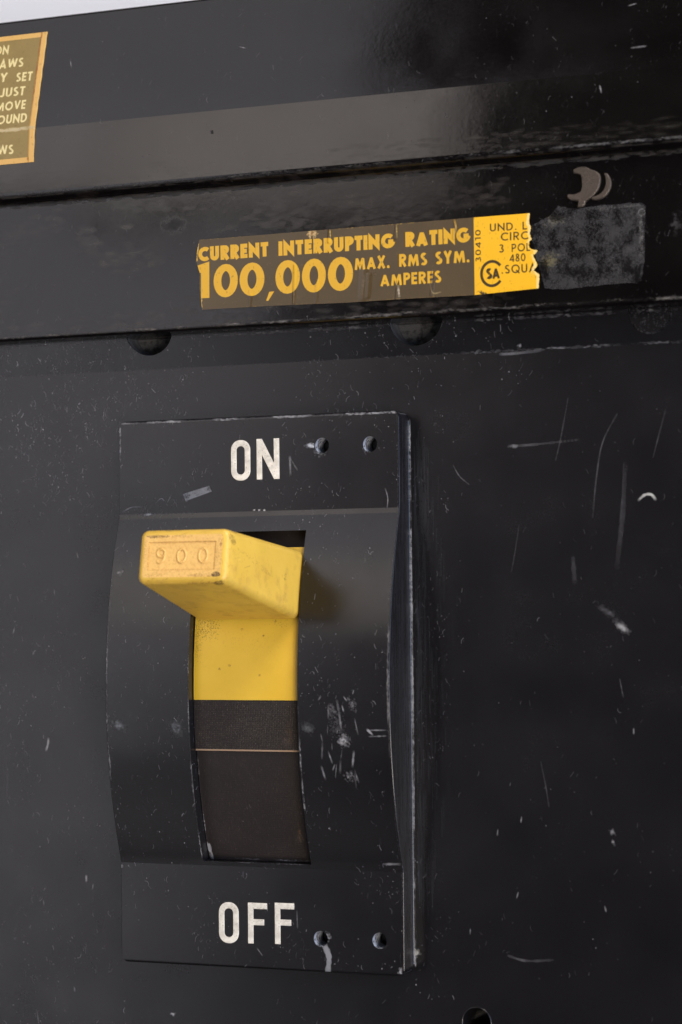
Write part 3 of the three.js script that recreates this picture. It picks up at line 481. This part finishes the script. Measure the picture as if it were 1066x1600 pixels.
// ------------------------------------------------------------------ escutcheon round the handle slot
const YC = -55.2, ZC = -138, RB = 156, X0 = -74, X1 = 22.8;
const arcZ = (y, r) => ZC + Math.sqrt(r * r - (y - YC) * (y - YC));
const ESC = [-92, -152, 46, 42];
const es = new Skin(ESC, 10.4, [20, 19, 21], 0.23, 3, 0.05, 12);
{
  const g = 'rgb(150,150,154)';
  es.dust([-76, -142, 24, 32], 3200, 0.12, 0.8);
  // right side wall: streaky drag marks and dust, grey-blue painting in its cool light
  for (let i = 0; i < 900; i++) { const x = rr(23.4, 41), y = rr(-142, 28), l = rr(4, 26); es.both(rnd() < 0.7 ? 'rgb(58,62,70)' : 'rgb(20,20,22)', rr(0.05, 0.2), 0.5, (k) => { k.lineWidth = rr(0.12, 0.5); k.beginPath(); k.moveTo(x, y); k.lineTo(x + rr(-0.3, 0.3), y + l); k.stroke(); }); }
  es.dust([-20, -140, 24, -108], 120, 0.1, 0.45); es.dust([-74, -5, -40, 5], 120, 0.15, 0.6);
  es.worn(-73, 29.9, 22, 29.9, 0.6, 0.4, 12); es.worn(-73.4, 29, -73.4, 18, 0.5, 0.4, 10);
  es.worn(22.2, 29, 22.2, -140, 0.3, 0.16, 5); es.worn(-73.5, -20, -73.5, -85, 0.5, 0.4, 6);
  es.worn(22.2, -35, 22.2, -75, 0.6, 0.4, 10, 'rgb(120,118,116)');
  es.worn(-44.8, -30, -44.8, -108, 0.35, 0.6, 9); es.worn(-44.7, -78, -44.7, -92, 0.7, 0.6, 14); es.worn(-44, -109.2, -8, -109.2, 0.4, 0.35, 6);
  es.worn(-7.4, -60, -7.4, -92, 0.5, 0.45, 8); es.worn(-44, -5.7, -8, -5.7, 0.3, 0.25, 5);
  es.worn(-74, 0.4, -45, 0.6, 0.35, 0.25, 5);
  { const q = [[286, 772], [327, 759], [331, 768], [290, 783]].map(([x, y]) => P(x, y, 8)); es.both('rgb(128,130,136)', 0.9, 0.8, (k) => { k.beginPath(); q.forEach((p, i) => i ? k.lineTo(...p) : k.moveTo(...p)); k.fill(); }); es.smear(308, 770, 8, 4.6, 1.7, 0.3, 130, 'rgb(70,70,75)', 0.3, 0.22); es.smear(291, 776, 8, 1.4, 1.5, 0.3, 60, 'rgb(36,36,40)', 0.5, 0.25); es.smear(326, 764, 8, 1.2, 1.2, 0.3, 40, 'rgb(30,30,33)', 0.5, 0.25); es.smear(300, 778, 8, 5, 0.6, 0.3, 40, 'rgb(128,130,136)', 0.4, 0.25); }
  for (const x of [397, 405, 413]) es.smear(x, 797, 8, 0.6, 0.35, 0, 14, 'rgb(175,175,175)', 0.6, 0.22);
  es.scratch([[453, 713], [454, 742]], 8, 0.8, g, 0.4); es.scratch([[453, 715], [465, 735]], 8, 0.5, g, 0.25);
  es.smear(485, 696, 8, 2.3, 1.1, 0, 90, 'rgb(170,176,186)', 0.5, 0.32); es.smear(500, 706, 8, 2.8, 1.6, 0, 80, 'rgb(150,155,164)', 0.35, 0.3); es.smear(573, 702, 8, 1.8, 1.8, 0, 40, 'rgb(140,145,152)', 0.35, 0.3);
  es.scratch([[602, 763], [606, 778], [605, 794]], 8, 0.4, g, 0.5);
  es.smear(232, 804, 8, 2, 0.6, 0, 40, g, 0.5, 0.3); es.scratch([[192, 800], [205, 793], [222, 792]], 8, 0.4, g, 0.5); es.scratch([[242, 788], [252, 779], [257, 782]], 8, 0.3, g, 0.5); es.scratch([[262, 785], [268, 772]], 8, 0.3, g, 0.4);
  es.smear(194, 895, 11, 1.9, 1.1, 0.2, 50, g, 0.3, 0.4);
  es.smear(185, 1133, 18, 4.2, 2, -0.3, 240, 'rgb(125,128,136)', 0.13, 0.45); es.smear(275, 1138, 18, 4, 3.4, -0.8, 260, 'rgb(125,128,136)', 0.13, 0.45);
  es.smear(166, 1180, 17, 0.6, 2.2, 0.1, 40, g, 0.4, 0.3); es.smear(189, 1354, 8, 1.1, 0.8, 0, 30, 'rgb(165,165,168)', 0.5, 0.3);
  for (let i = 0; i < 22; i++) { const x = 500 + rr(0, 56), y = 1075 + rr(0, 150), l = rr(4, 26); es.scratch([[x, y], [x + rr(-4, 7), y + l]], 17, rr(0.2, 0.8), g, rr(0.15, 0.5)); }
  es.smear(538, 1158, 17, 2.6, 2.6, 0, 260, 'rgb(160,160,164)', 0.34, 0.28); es.smear(528, 1135, 17, 3.6, 6, 0, 220, 'rgb(140,140,146)', 0.14, 0.3); es.smear(552, 1100, 17, 1.6, 3, 0.3, 90, 'rgb(150,150,154)', 0.3, 0.25); es.smear(546, 1212, 16, 2.2, 2.2, 0, 70, g, 0.3, 0.3); es.smear(521, 1110, 17, 1.8, 3, 0, 70, g, 0.25, 0.3); es.smear(482, 1138, 17, 3, 2.6, -0.5, 150, 'rgb(125,128,136)', 0.12, 0.4);
  es.scratch([[575, 1141], [604, 1141]], 17, 0.5, g, 0.5); es.scratch([[577, 1151], [604, 1150]], 17, 0.5, g, 0.45); es.scratch([[575, 1140], [583, 1148]], 17, 0.8, g, 0.5);
  es.scratch([[600, 1350], [626, 1350]], 8, 0.8, g, 0.4);
  es.scratch([[507, 1477], [514, 1495], [512, 1521]], 8, 1.9, 'rgb(120,122,126)', 0.75); es.smear(513, 1521, 8, 3.2, 0.7, 0, 50, g, 0.35, 0.3); es.smear(512, 1463, 8, 1.4, 1.8, 0.4, 50, 'rgb(150,152,156)', 0.45, 0.3);
  es.scratch([[464, 1424], [465, 1450]], 8, 0.5, g, 0.3); es.scratch([[402, 1482], [410, 1493]], 8, 0.4, g, 0.4);
  es.smear(626, 1518, 8, 0.9, 1.8, 0, 40, g, 0.5, 0.3);
}
const pins = [[503, 696], [578, 694], [501, 1467], [593, 1470]].map(([x, y]) => P(x, y, 8));
const escMat = es.material([peel, 55, 5e-6]);
const esc = (() => {
  const pts = [new THREE.Vector2(-142.2, -4)];
  const rc = 1; for (let k = 0; k <= 24; k++) { const t = Math.PI - k / 24 * Math.PI / 2; pts.push(new THREE.Vector2(-142.2 + rc + rc * Math.cos(t), 8 - rc + rc * Math.sin(t))); }
  for (let k = 0; k <= 70; k++) { const y = -110.6 + 111.2 * k / 70; pts.push(new THREE.Vector2(y, Math.max(8, arcZ(y, RB)))); }
  for (let k = 0; k <= 24; k++) { const t = Math.PI / 2 - k / 24 * Math.PI / 2; pts.push(new THREE.Vector2(30.6 - rc + rc * Math.cos(t), 8 - rc + rc * Math.sin(t))); }
  pts.push(new THREE.Vector2(30.6, -4));
  let g = sweepX(pts.reverse(), X0, X1, 0.25, 0.1);
  g = cut(g, [box(-44.6, -7.6, -109.2, -5.8, 0.6, 40), ...pins.map(([x, y]) => cyl(x, y, 1, 12, 2.45, 40))], toCreasedNormals(new THREE.ExtrudeGeometry(new THREE.Shape(roundPoly([[X0 - 0.03, -142.23, 2.8], [X1 + 0.03, -142.23, 2.8], [X1 + 0.03, 30.63, 2.8], [X0 - 0.03, 30.63, 2.8]], 14)), { depth: 40, bevelEnabled: false }).translate(0, 0, -6), 0.3));
  return part('escutcheon', planarUV(g, ESC), escMat);
})();
pins.forEach(([x, y]) => part('pin_hole', tubeWall(x, y, 1.1, 7.7, 2.42), chalkMat, esc));
{ // concave fillet where the right wall meets the cover
  const n = 10, r = 0.5, v = [], idx = [];
  for (const y of [27.8, -139.4]) for (let i = 0; i <= n; i++) { const t = Math.PI + i / n * Math.PI / 2; v.push(X1 - 0.05 + r + r * Math.cos(t), y, 0.02 + r + r * Math.sin(t)); }
  for (let i = 0; i < n; i++) { const a = i, b = i + 1, c = i + n + 1, d = c + 1; idx.push(a, c, b, b, c, d); }
  const g = new THREE.BufferGeometry(); g.setAttribute('position', new THREE.Float32BufferAttribute(v, 3)); g.setIndex(idx); g.computeVertexNormals();
  const m = coverMat.clone(); m.side = THREE.DoubleSide;
  part('base_fillet', planarUV(g, COVER), m, esc);
}
// ---- ON / OFF, filled white letters
const white = (() => {
  const c = document.createElement('canvas'); c.width = c.height = 256; const k = c.getContext('2d'), im = k.createImageData(256, 256);
  for (let j = 0; j < 256; j++) for (let i = 0; i < 256; i++) { const v = 208 + (fbm(nA, i * 0.05, j * 0.05) - 0.5) * 60, q = nB(i * 0.3, j * 0.3) > 0.9 ? -80 : 0, o = (j * 256 + i) * 4; im.data[o] = v + q; im.data[o + 1] = v - 5 + q; im.data[o + 2] = v - 16 + q; im.data[o + 3] = 255; }
  k.putImageData(im, 0, 0); const t = new THREE.CanvasTexture(c); t.colorSpace = THREE.SRGBColorSpace; t.wrapS = t.wrapT = THREE.RepeatWrapping;
  return new THREE.MeshStandardMaterial({ map: t, roughness: 0.75 });
})();
function strokeLetter(ch, x0, y0, w, h, s) {
  const sh = [];
  const poly = (...p) => { const a = new THREE.Shape(); for (let i = 0; i < p.length; i += 2) i ? a.lineTo(x0 + p[i], y0 + p[i + 1]) : a.moveTo(x0 + p[0], y0 + p[1]); sh.push(a); return a; };
  if (ch === 'O') {
    const ring = (d, r) => roundPoly([[x0 + d, y0 + d, r], [x0 + w - d, y0 + d, r], [x0 + w - d, y0 + h - d, r], [x0 + d, y0 + h - d, r]], 10);
    const a = new THREE.Shape(ring(0, w * 0.46)); a.holes.push(new THREE.Path(ring(s, w * 0.5 - s - 0.1))); sh.push(a);
  } else if (ch === 'F') poly(0, 0, s, 0, s, h * 0.46, w * 0.84, h * 0.46, w * 0.84, h * 0.46 + s, s, h * 0.46 + s, s, h - s, w, h - s, w, h, 0, h);
  else if (ch === 'N') poly(0, 0, s, 0, s, h * 0.62, w - s, 0, w, 0, w, h, w - s, h, w - s, h * 0.38, s, h, 0, h);
  const g = new THREE.ExtrudeGeometry(sh, { depth: 0.1, bevelEnabled: true, bevelSize: 0.18, bevelThickness: 0.04, bevelOffset: -0.1, bevelSegments: 2 });
  g.translate(0, 0, 8.0); return planarUV(toCreasedNormals(g, 0.5), [x0 - 3, y0, x0 + 13, y0 + 16]);
}
const onA = P(362, 752, 8), onB = P(396, 751, 8), offs = [P(343, 1473, 8), P(388.5, 1474, 8), P(430.5, 1475, 8)];
part('letter_o', strokeLetter('O', onA[0], onA[1] + 0.2, 6.5, 12.6, 1.75), white, esc);
part('letter_n', strokeLetter('N', P(402, 750, 8)[0], P(402, 750, 8)[1] + 0.2, 7.6, 12.6, 1.7), white, esc);
part('letter_o', strokeLetter('O', offs[0][0], offs[0][1] + 0.1, 6.7, 12.6, 1.75), white, esc);
part('letter_f', strokeLetter('F', offs[1][0], offs[1][1] + 0.1, 6.4, 12.5, 1.7), white, esc);
part('letter_f', strokeLetter('F', offs[2][0], offs[2][1] + 0.1, 6.4, 12.6, 1.7), white, esc);

// ------------------------------------------------------------------ curved slide behind the slot
function arcPlate(y0, y1, r, thick, xa, xb) {
  const n = 40, o = []; for (let i = 0; i <= n; i++) { const y = y0 + (y1 - y0) * i / n; o.push(new THREE.Vector2(y, arcZ(y, r))); }
  for (let i = n; i >= 0; i--) { const y = y0 + (y1 - y0) * i / n; o.push(new THREE.Vector2(y, arcZ(y, r) - thick)); }
  return sweepX(o.reverse(), xa, xb, 0, 0.3);
}
const FL = [-46, -112, -6, 0];
const floorSkin = new Skin(FL, 14, [24, 16, 15], 0.66, 7, 0.1, 20);
floorSkin.dust([-45, -110, -7, -5], 420, 0.1, 0.5, 0.8);
for (let i = 0; i < 1500; i++) { const x = rr(-44, -8), y = rr(-108, -74); floorSkin.both('rgb(82,66,58)', rr(0.1, 0.34), 0.6, (k) => { k.fillRect(Math.round(x / 0.58) * 0.58, y, 0.14, rr(0.2, 0.9)); }); }
floorSkin.smear(462, 1310, 10, 1.8, 3, 0, 120, 'rgb(70,62,50)', 0.14, 0.4); floorSkin.smear(463, 1300, 10, 0.5, 3.5, 0, 60, 'rgb(96,66,40)', 0.2, 0.3);
floorSkin.worn(-44.3, -76, -44.3, -108, 0.3, 0.7, 12); floorSkin.worn(-44, -104, -43.4, -108.6, 0.9, 0.6, 20); floorSkin.worn(-44, -108.6, -10, -108.6, 0.5, 0.35, 8);
const phenolic = floorSkin.material([weave, 14, 4e-5]);   // one sheet of dark brown phenolic for both pieces
part('slot_backing', planarUV(arcPlate(-109.5, -5.5, 149.6, 2, -44.9, -7.3), FL), phenolic);
part('lower_shutter', planarUV(arcPlate(-109.1, -70, 152.0, 1.2, -44.4, -7.8), FL), phenolic);
const stripSkin = new Skin(FL, 14, [27, 19, 16], 0.68, 6, 0.15, 20);
stripSkin.dust([-45, -75, -7, -57], 500, 0.1, 0.4, 0.7);
stripSkin.smear(318, 1150, 13, 4, 4, 0, 240, 'rgb(98,96, 86)', 0.12, 0.25); stripSkin.smear(455, 1145, 13, 2, 5, 0, 160, 'rgb(110,76,40)', 0.14, 0.3); stripSkin.smear(450, 1158, 13, 2.6, 2, 0, 80, 'rgb(110,105,90)', 0.14, 0.25);
for (let i = 0; i < 2600; i++) { const x = rr(-44, -8), y = rr(-74, -58.6); stripSkin.both('rgb(112,102,90)', rr(0.1, 0.42), 0.7, (k) => { k.fillRect(Math.round(x / 0.58) * 0.58, Math.round(y / 0.58) * 0.58, 0.22, 0.22); }); }
part('fabric_strip', planarUV(arcPlate(-73.7, -58.3, 152.8, 1, -44.4, -7.8), FL), stripSkin.material([weave, 13.9, 1.5e-4]));
part('strip_edge', arcPlate(-74.2, -73.72, 152.78, 1, -44.4, -7.8), new THREE.MeshStandardMaterial({ color: rgb(0.3, 0.2, 0.13), roughness: 0.8, bumpMap: peel, bumpScale: 3e-5 }));

// ------------------------------------------------------------------ yellow handle
const YE = [206, 158, 24];
const yellowPlate = new Skin(FL, 14, [214, 174, 48], 0.44, 7, 0.12, 18);
yellowPlate.smear(322, 978, 14, 7, 6, -0.6, 700, 'rgb(58,46,14)', 0.34, 0.16); yellowPlate.smear(308, 1000, 14, 2.6, 10, 0, 420, 'rgb(70,55,16)', 0.3, 0.15); yellowPlate.smear(312, 1030, 14, 4, 7, 0, 120, 'rgb(70,55,16)', 0.2, 0.1);
yellowPlate.smear(390, 1000, 14, 17, 6, 0, 260, 'rgb(150,110,30)', 0.12, 0.25); yellowPlate.smear(437, 975, 14, 6, 1.6, 0, 90, 'rgb(80,62,30)', 0.25, 0.14);
for (const [x, y] of [[408, 1055], [345, 1045], [412, 993], [378, 983], [360, 1040], [430, 970]]) yellowPlate.smear(x, y, 14, 0.6, 0.5, 0, 12, 'rgb(120,85,40)', 0.4, 0.2);
const handle = part('handle', planarUV(arcPlate(-58.3, -11, 153.0, 2, -44.3, -7.9), FL), yellowPlate.material([peel, 30, 2e-5]), breaker, 'yellow toggle handle pushed up to the on side');
{
  const B = new THREE.Vector3(-26.1, -22.6, 13.2), T = new THREE.Vector3(-26.1, -14.25, 59), ax = T.clone().sub(B), LEN = ax.length(); ax.normalize();
  const xv = new THREE.Vector3(1, 0, 0), up = ax.clone().cross(xv).normalize();
  const M = new THREE.Matrix4().makeBasis(xv, up, ax).setPosition(B);       // local: x across, y up, z along the handle
  const wB = 35.6, hB = 21.6, wT = 29, hT = 16.1, R = 1.7;
  const ringAt = (s, inset) => { const t = s / LEN, w = (wB + (wT - wB) * t) / 2 - inset, h = (hB + (hT - hB) * t) / 2 - inset, r = Math.max(0.5, 2.4 - inset * 0.9); return roundPoly([[-w, -h, r], [w, -h, r], [w, h, r], [-w, h, r]], 8); };
  const rings = []; for (let i = 0; i <= 14; i++) rings.push([i / 14 * (LEN - R), 0]); for (let i = 1; i <= 8; i++) { const t = i / 8 * Math.PI / 2; rings.push([LEN - R + R * Math.sin(t), R * (1 - Math.cos(t))]); }
  const v = [], uv = [], idx = []; let m = 0;
  rings.forEach(([s, ins], k) => { const o = ringAt(s, ins); o.push(o[0].clone()); m = o.length; let acc = 0; o.forEach((p, i) => { if (i) acc += p.distanceTo(o[i - 1]); v.push(p.x, p.y, s); uv.push(acc / 110, s / 60 + ins / 60); }); });
  for (let k = 0; k + 1 < rings.length; k++) for (let i = 0; i + 1 < m; i++) { const a = k * m + i, b = a + 1, c = a + m, d = c + 1; idx.push(a, b, c, b, d, c); }
  const g = new THREE.BufferGeometry(); g.setAttribute('position', new THREE.Float32BufferAttribute(v, 3)); g.setAttribute('uv', new THREE.Float32BufferAttribute(uv, 2)); g.setIndex(idx); 
  const gg = toCreasedNormals(g, 0.5); gg.applyMatrix4(M);
  // colour of the sides: yellow plastic with grime specks along the nose edge
  const side = new Skin([0, 0, 110, 60], 12, [212, 172, 68], 0.42, 7, 0.12, 18);
  for (let i = 0; i < 260; i++) { const x = rr(0, 110), y = 46.5 + rr(-3.5, 2) ; side.both(rnd() < 0.6 ? 'rgb(96,64,22)' : 'rgb(150,105,40)', rr(0.05, 0.3), 0.6, (k) => { k.beginPath(); k.ellipse(x, y, rr(0.1, 0.5), rr(0.08, 0.3), rr(0, 3), 0, 6.29); k.fill(); }); }
  for (let i = 0; i < 500; i++) { const x = rr(0, 110), y = rr(2, 58); side.both(rnd() < 0.5 ? 'rgb(170,118,36)' : 'rgb(226,180,50)', rr(0.05, 0.22), 0.5, (k) => { k.beginPath(); k.ellipse(x, y, rr(0.1, 0.6), rr(0.1, 0.5), rr(0, 3), 0, 6.29); k.fill(); }); }
  const blot = (x, y, rx, ry, n, col, a) => { for (let i = 0; i < n; i++) { const t = rr(0, 6.28), q = Math.sqrt(rnd()); side.both(col, a * rr(0.3, 1), 0.6, (k) => { k.beginPath(); k.ellipse(x + Math.cos(t) * q * rx, y + Math.sin(t) * q * ry, rr(0.08, 0.35), rr(0.08, 0.25), rr(0, 3), 0, 6.29); k.fill(); }); } };
  blot(40, 40, 2, 4, 60, 'rgb(120,84,28)', 0.2); blot(47, 42, 1, 1.4, 50, 'rgb(70,50,24)', 0.3); blot(45, 10, 1.6, 0.8, 30, 'rgb(90,70,30)', 0.25);
  for (let i = 0; i < 1100; i++) { const x = rr(0, 96), y = rr(0, 47), v = fbm(nA, x * 0.12 + 60, y * 0.12, 3); if (v < 0.48) continue; side.both(rnd() < 0.6 ? 'rgb(150,108,50)' : 'rgb(176,140,84)', rr(0.04, 0.12), 0.6, (k) => { k.beginPath(); k.ellipse(x, y, rr(0.5, 2.2), rr(0.4, 1.6), rr(0, 3), 0, 6.29); k.fill(); }); }
  for (let i = 0; i < 60; i++) { const x = rr(0, 96), y = rr(4, 44), t = rr(0, 6.28), l = rr(0.8, 4); side.both(rnd() < 0.5 ? 'rgb(120,84,34)' : 'rgb(232,196,110)', rr(0.15, 0.4), 0.6, (k) => { k.lineWidth = rr(0.08, 0.2); k.beginPath(); k.moveTo(x, y); k.lineTo(x + Math.cos(t) * l, y + Math.sin(t) * l); k.stroke(); }); }
  blot(27.5, 45, 1.6, 1.6, 140, 'rgb(44,30,14)', 0.45); blot(22, 45.5, 5, 0.8, 120, 'rgb(110,70,28)', 0.3); blot(29.5, 25, 0.9, 18, 220, 'rgb(150,104,34)', 0.22); blot(36, 24, 6, 14, 260, 'rgb(170,120,44)', 0.12); blot(12, 20, 9, 15, 300, 'rgb(160,110,44)', 0.12); blot(43, 44, 1.4, 2, 90, 'rgb(60,42,18)', 0.4); blot(42, 30, 0.9, 12, 120, 'rgb(120,84,30)', 0.2); blot(34, 8, 4, 5, 90, 'rgb(130,96,40)', 0.16);
  blot(62, 45, 4, 1.6, 160, 'rgb(60,42,18)', 0.35); blot(74, 45, 5, 1.2, 80, 'rgb(60,42,18)', 0.25);
  const sideMat = side.material([peel, 26, 2.4e-5]);
  part('grip', gg, sideMat, handle);
  // nose plate with a sunk panel and raised figures
  const FR = [-16, -9, 16, 9], fr = new Skin(FR, 40, [224, 180, 102], 0.5, 6, 0.2, 18), fw = wT / 2 - R, fh = hT / 2 - R, rw = 10.9, rh = 4.2, ox = -0.3, oy = 0.1;
  const fb = (x, y, rx, ry, n, col, a, s = 1) => { for (let i = 0; i < n; i++) { const t = rr(0, 6.28), q = Math.sqrt(rnd()); const px = x + Math.cos(t) * q * rx, py = y + Math.sin(t) * q * ry; fr.both(col, a * rr(0.3, 1), 0.6, (k) => { k.beginPath(); k.ellipse(px, py, rr(0.05, 0.25) * s, rr(0.04, 0.18) * s, rr(0, 3), 0, 6.29); k.fill(); }); } };
  for (let i = 0; i < 900; i++) fb(rr(-15, 15), rr(-8, 8), 0.2, 0.2, 1, rnd() < 0.5 ? 'rgb(176,126,50)' : 'rgb(232,188,84)', 0.25, 1.5);
  fb(-8.5, 6.0, 3.8, 0.5, 220, 'rgb(66,44,16)', 0.4); fb(-1, 6.0, 4, 0.35, 60, 'rgb(90,62,22)', 0.3); fb(11.4, -5.8, 1.5, 0.9, 220, 'rgb(34,24,14)', 0.5); fb(6.5, -5.9, 4.5, 0.5, 110, 'rgb(90,58,24)', 0.35);
  fb(-13, 2, 0.3, 2.4, 70, 'rgb(120,60,34)', 0.35); fb(-13.1, 4, 0.5, 0.6, 30, 'rgb(110,54,30)', 0.4); fb(12.3, 3.5, 0.3, 1.2, 40, 'rgb(110,60,34)', 0.3); fb(11.3, 0, 0.6, 2, 60, 'rgb(120,84,40)', 0.2); fb(0, 0, 13, 6, 700, 'rgb(184,128,66)', 0.16, 2.2); fb(2, -5, 11, 1.6, 160, 'rgb(120,84,44)', 0.2); fb(-12.6, 0, 1, 6, 120, 'rgb(130,80,40)', 0.25); fb(12, 1, 1.2, 6, 160, 'rgb(110,76,36)', 0.25); fb(9, 4.5, 3, 1.2, 90, 'rgb(150,100,50)', 0.22); fb(-9, -5.6, 3, 0.6, 90, 'rgb(130,92,40)', 0.25);
  // grime packed along the panel's edge and round the figures
  fr.k.globalAlpha = 1; for (let i = 0; i < 700; i++) { const s = rnd(), e = Math.floor(rnd() * 4); const x = e < 2 ? -rw + 2 * rw * s : (e === 2 ? -rw : rw), y = e < 2 ? (e ? rh : -rh) : -rh + 2 * rh * s; fr.both('rgb(140,94,40)', rr(0.08, 0.28), 0.6, (k) => { k.beginPath(); k.ellipse(ox + x, oy + y, rr(0.08, 0.2), rr(0.06, 0.14), 0, 0, 6.29); k.fill(); }); }
  const digits = [['9', -6.9], ['0', -0.1], ['0', 6.9]];
  const ringOf = (rx, ry, cx, cy, a0 = 0, a1 = Math.PI * 2, n = 28) => { const o = []; for (let i = 0; i <= n; i++) { const t = a0 + (a1 - a0) * i / n; o.push([cx + rx * Math.cos(t), cy + ry * Math.sin(t)]); } return o; };
  const paths = { 0: [ringOf(1.35, 2.05, 0, 0)], 9: [ringOf(1.25, 1.2, 0, 0.9), [[1.25, 0.9], [1.15, -0.4], [0.6, -1.5], [-0.4, -2.0], [-1.2, -1.7]]] };
  for (const [d, x] of digits) for (const p of paths[d]) for (const q of p) for (let j = 0; j < 5; j++) { const t = rr(0, 6.28); fr.both('rgb(140,92,40)', rr(0.06, 0.22), 0.6, (k) => { k.beginPath(); k.ellipse(ox + x + q[0] + Math.cos(t) * 0.48, oy + q[1] + Math.sin(t) * 0.48, rr(0.06, 0.18), rr(0.05, 0.14), 0, 0, 6.29); k.fill(); }); }
  const frMat = fr.material([peel, 16, 2e-5]);
  const outer = new THREE.Shape(roundPoly([[-fw, -fh, 0.9], [fw, -fh, 0.9], [fw, fh, 0.9], [-fw, fh, 0.9]], 8));
  outer.holes.push(new THREE.Path(roundPoly([[ox - rw, oy - rh, 0.3], [ox + rw, oy - rh, 0.3], [ox + rw, oy + rh, 0.3], [ox - rw, oy + rh, 0.3]], 4)));
  const rim = new THREE.ExtrudeGeometry(outer, { depth: 0.3, bevelEnabled: false }); rim.translate(0, 0, LEN - 0.3);
  const pan = box(ox - rw - 0.4, ox + rw + 0.4, oy - rh - 0.4, oy + rh + 0.4, LEN - 1.2, LEN - 0.27);
  const lay = (q) => { const o = planarUV(q, FR); o.applyMatrix4(M); return o; };
  const plate = part('nose_rim', lay(toCreasedNormals(rim, 0.4)), frMat, handle);
  part('sunk_panel', lay(pan), frMat, plate);
  for (const [d, x] of digits) {
    const gs = paths[d].map((p) => new THREE.TubeGeometry(new THREE.CatmullRomCurve3(p.map(([a, b]) => new THREE.Vector3(ox + x + a, oy + b, LEN - 0.34))), 40, 0.4, 8, false));
    part(d === '9' ? 'figure_nine' : 'figure_zero', lay(mergeGeometries(gs)), frMat, plate);
  }
}
renderer.render(scene, camera);
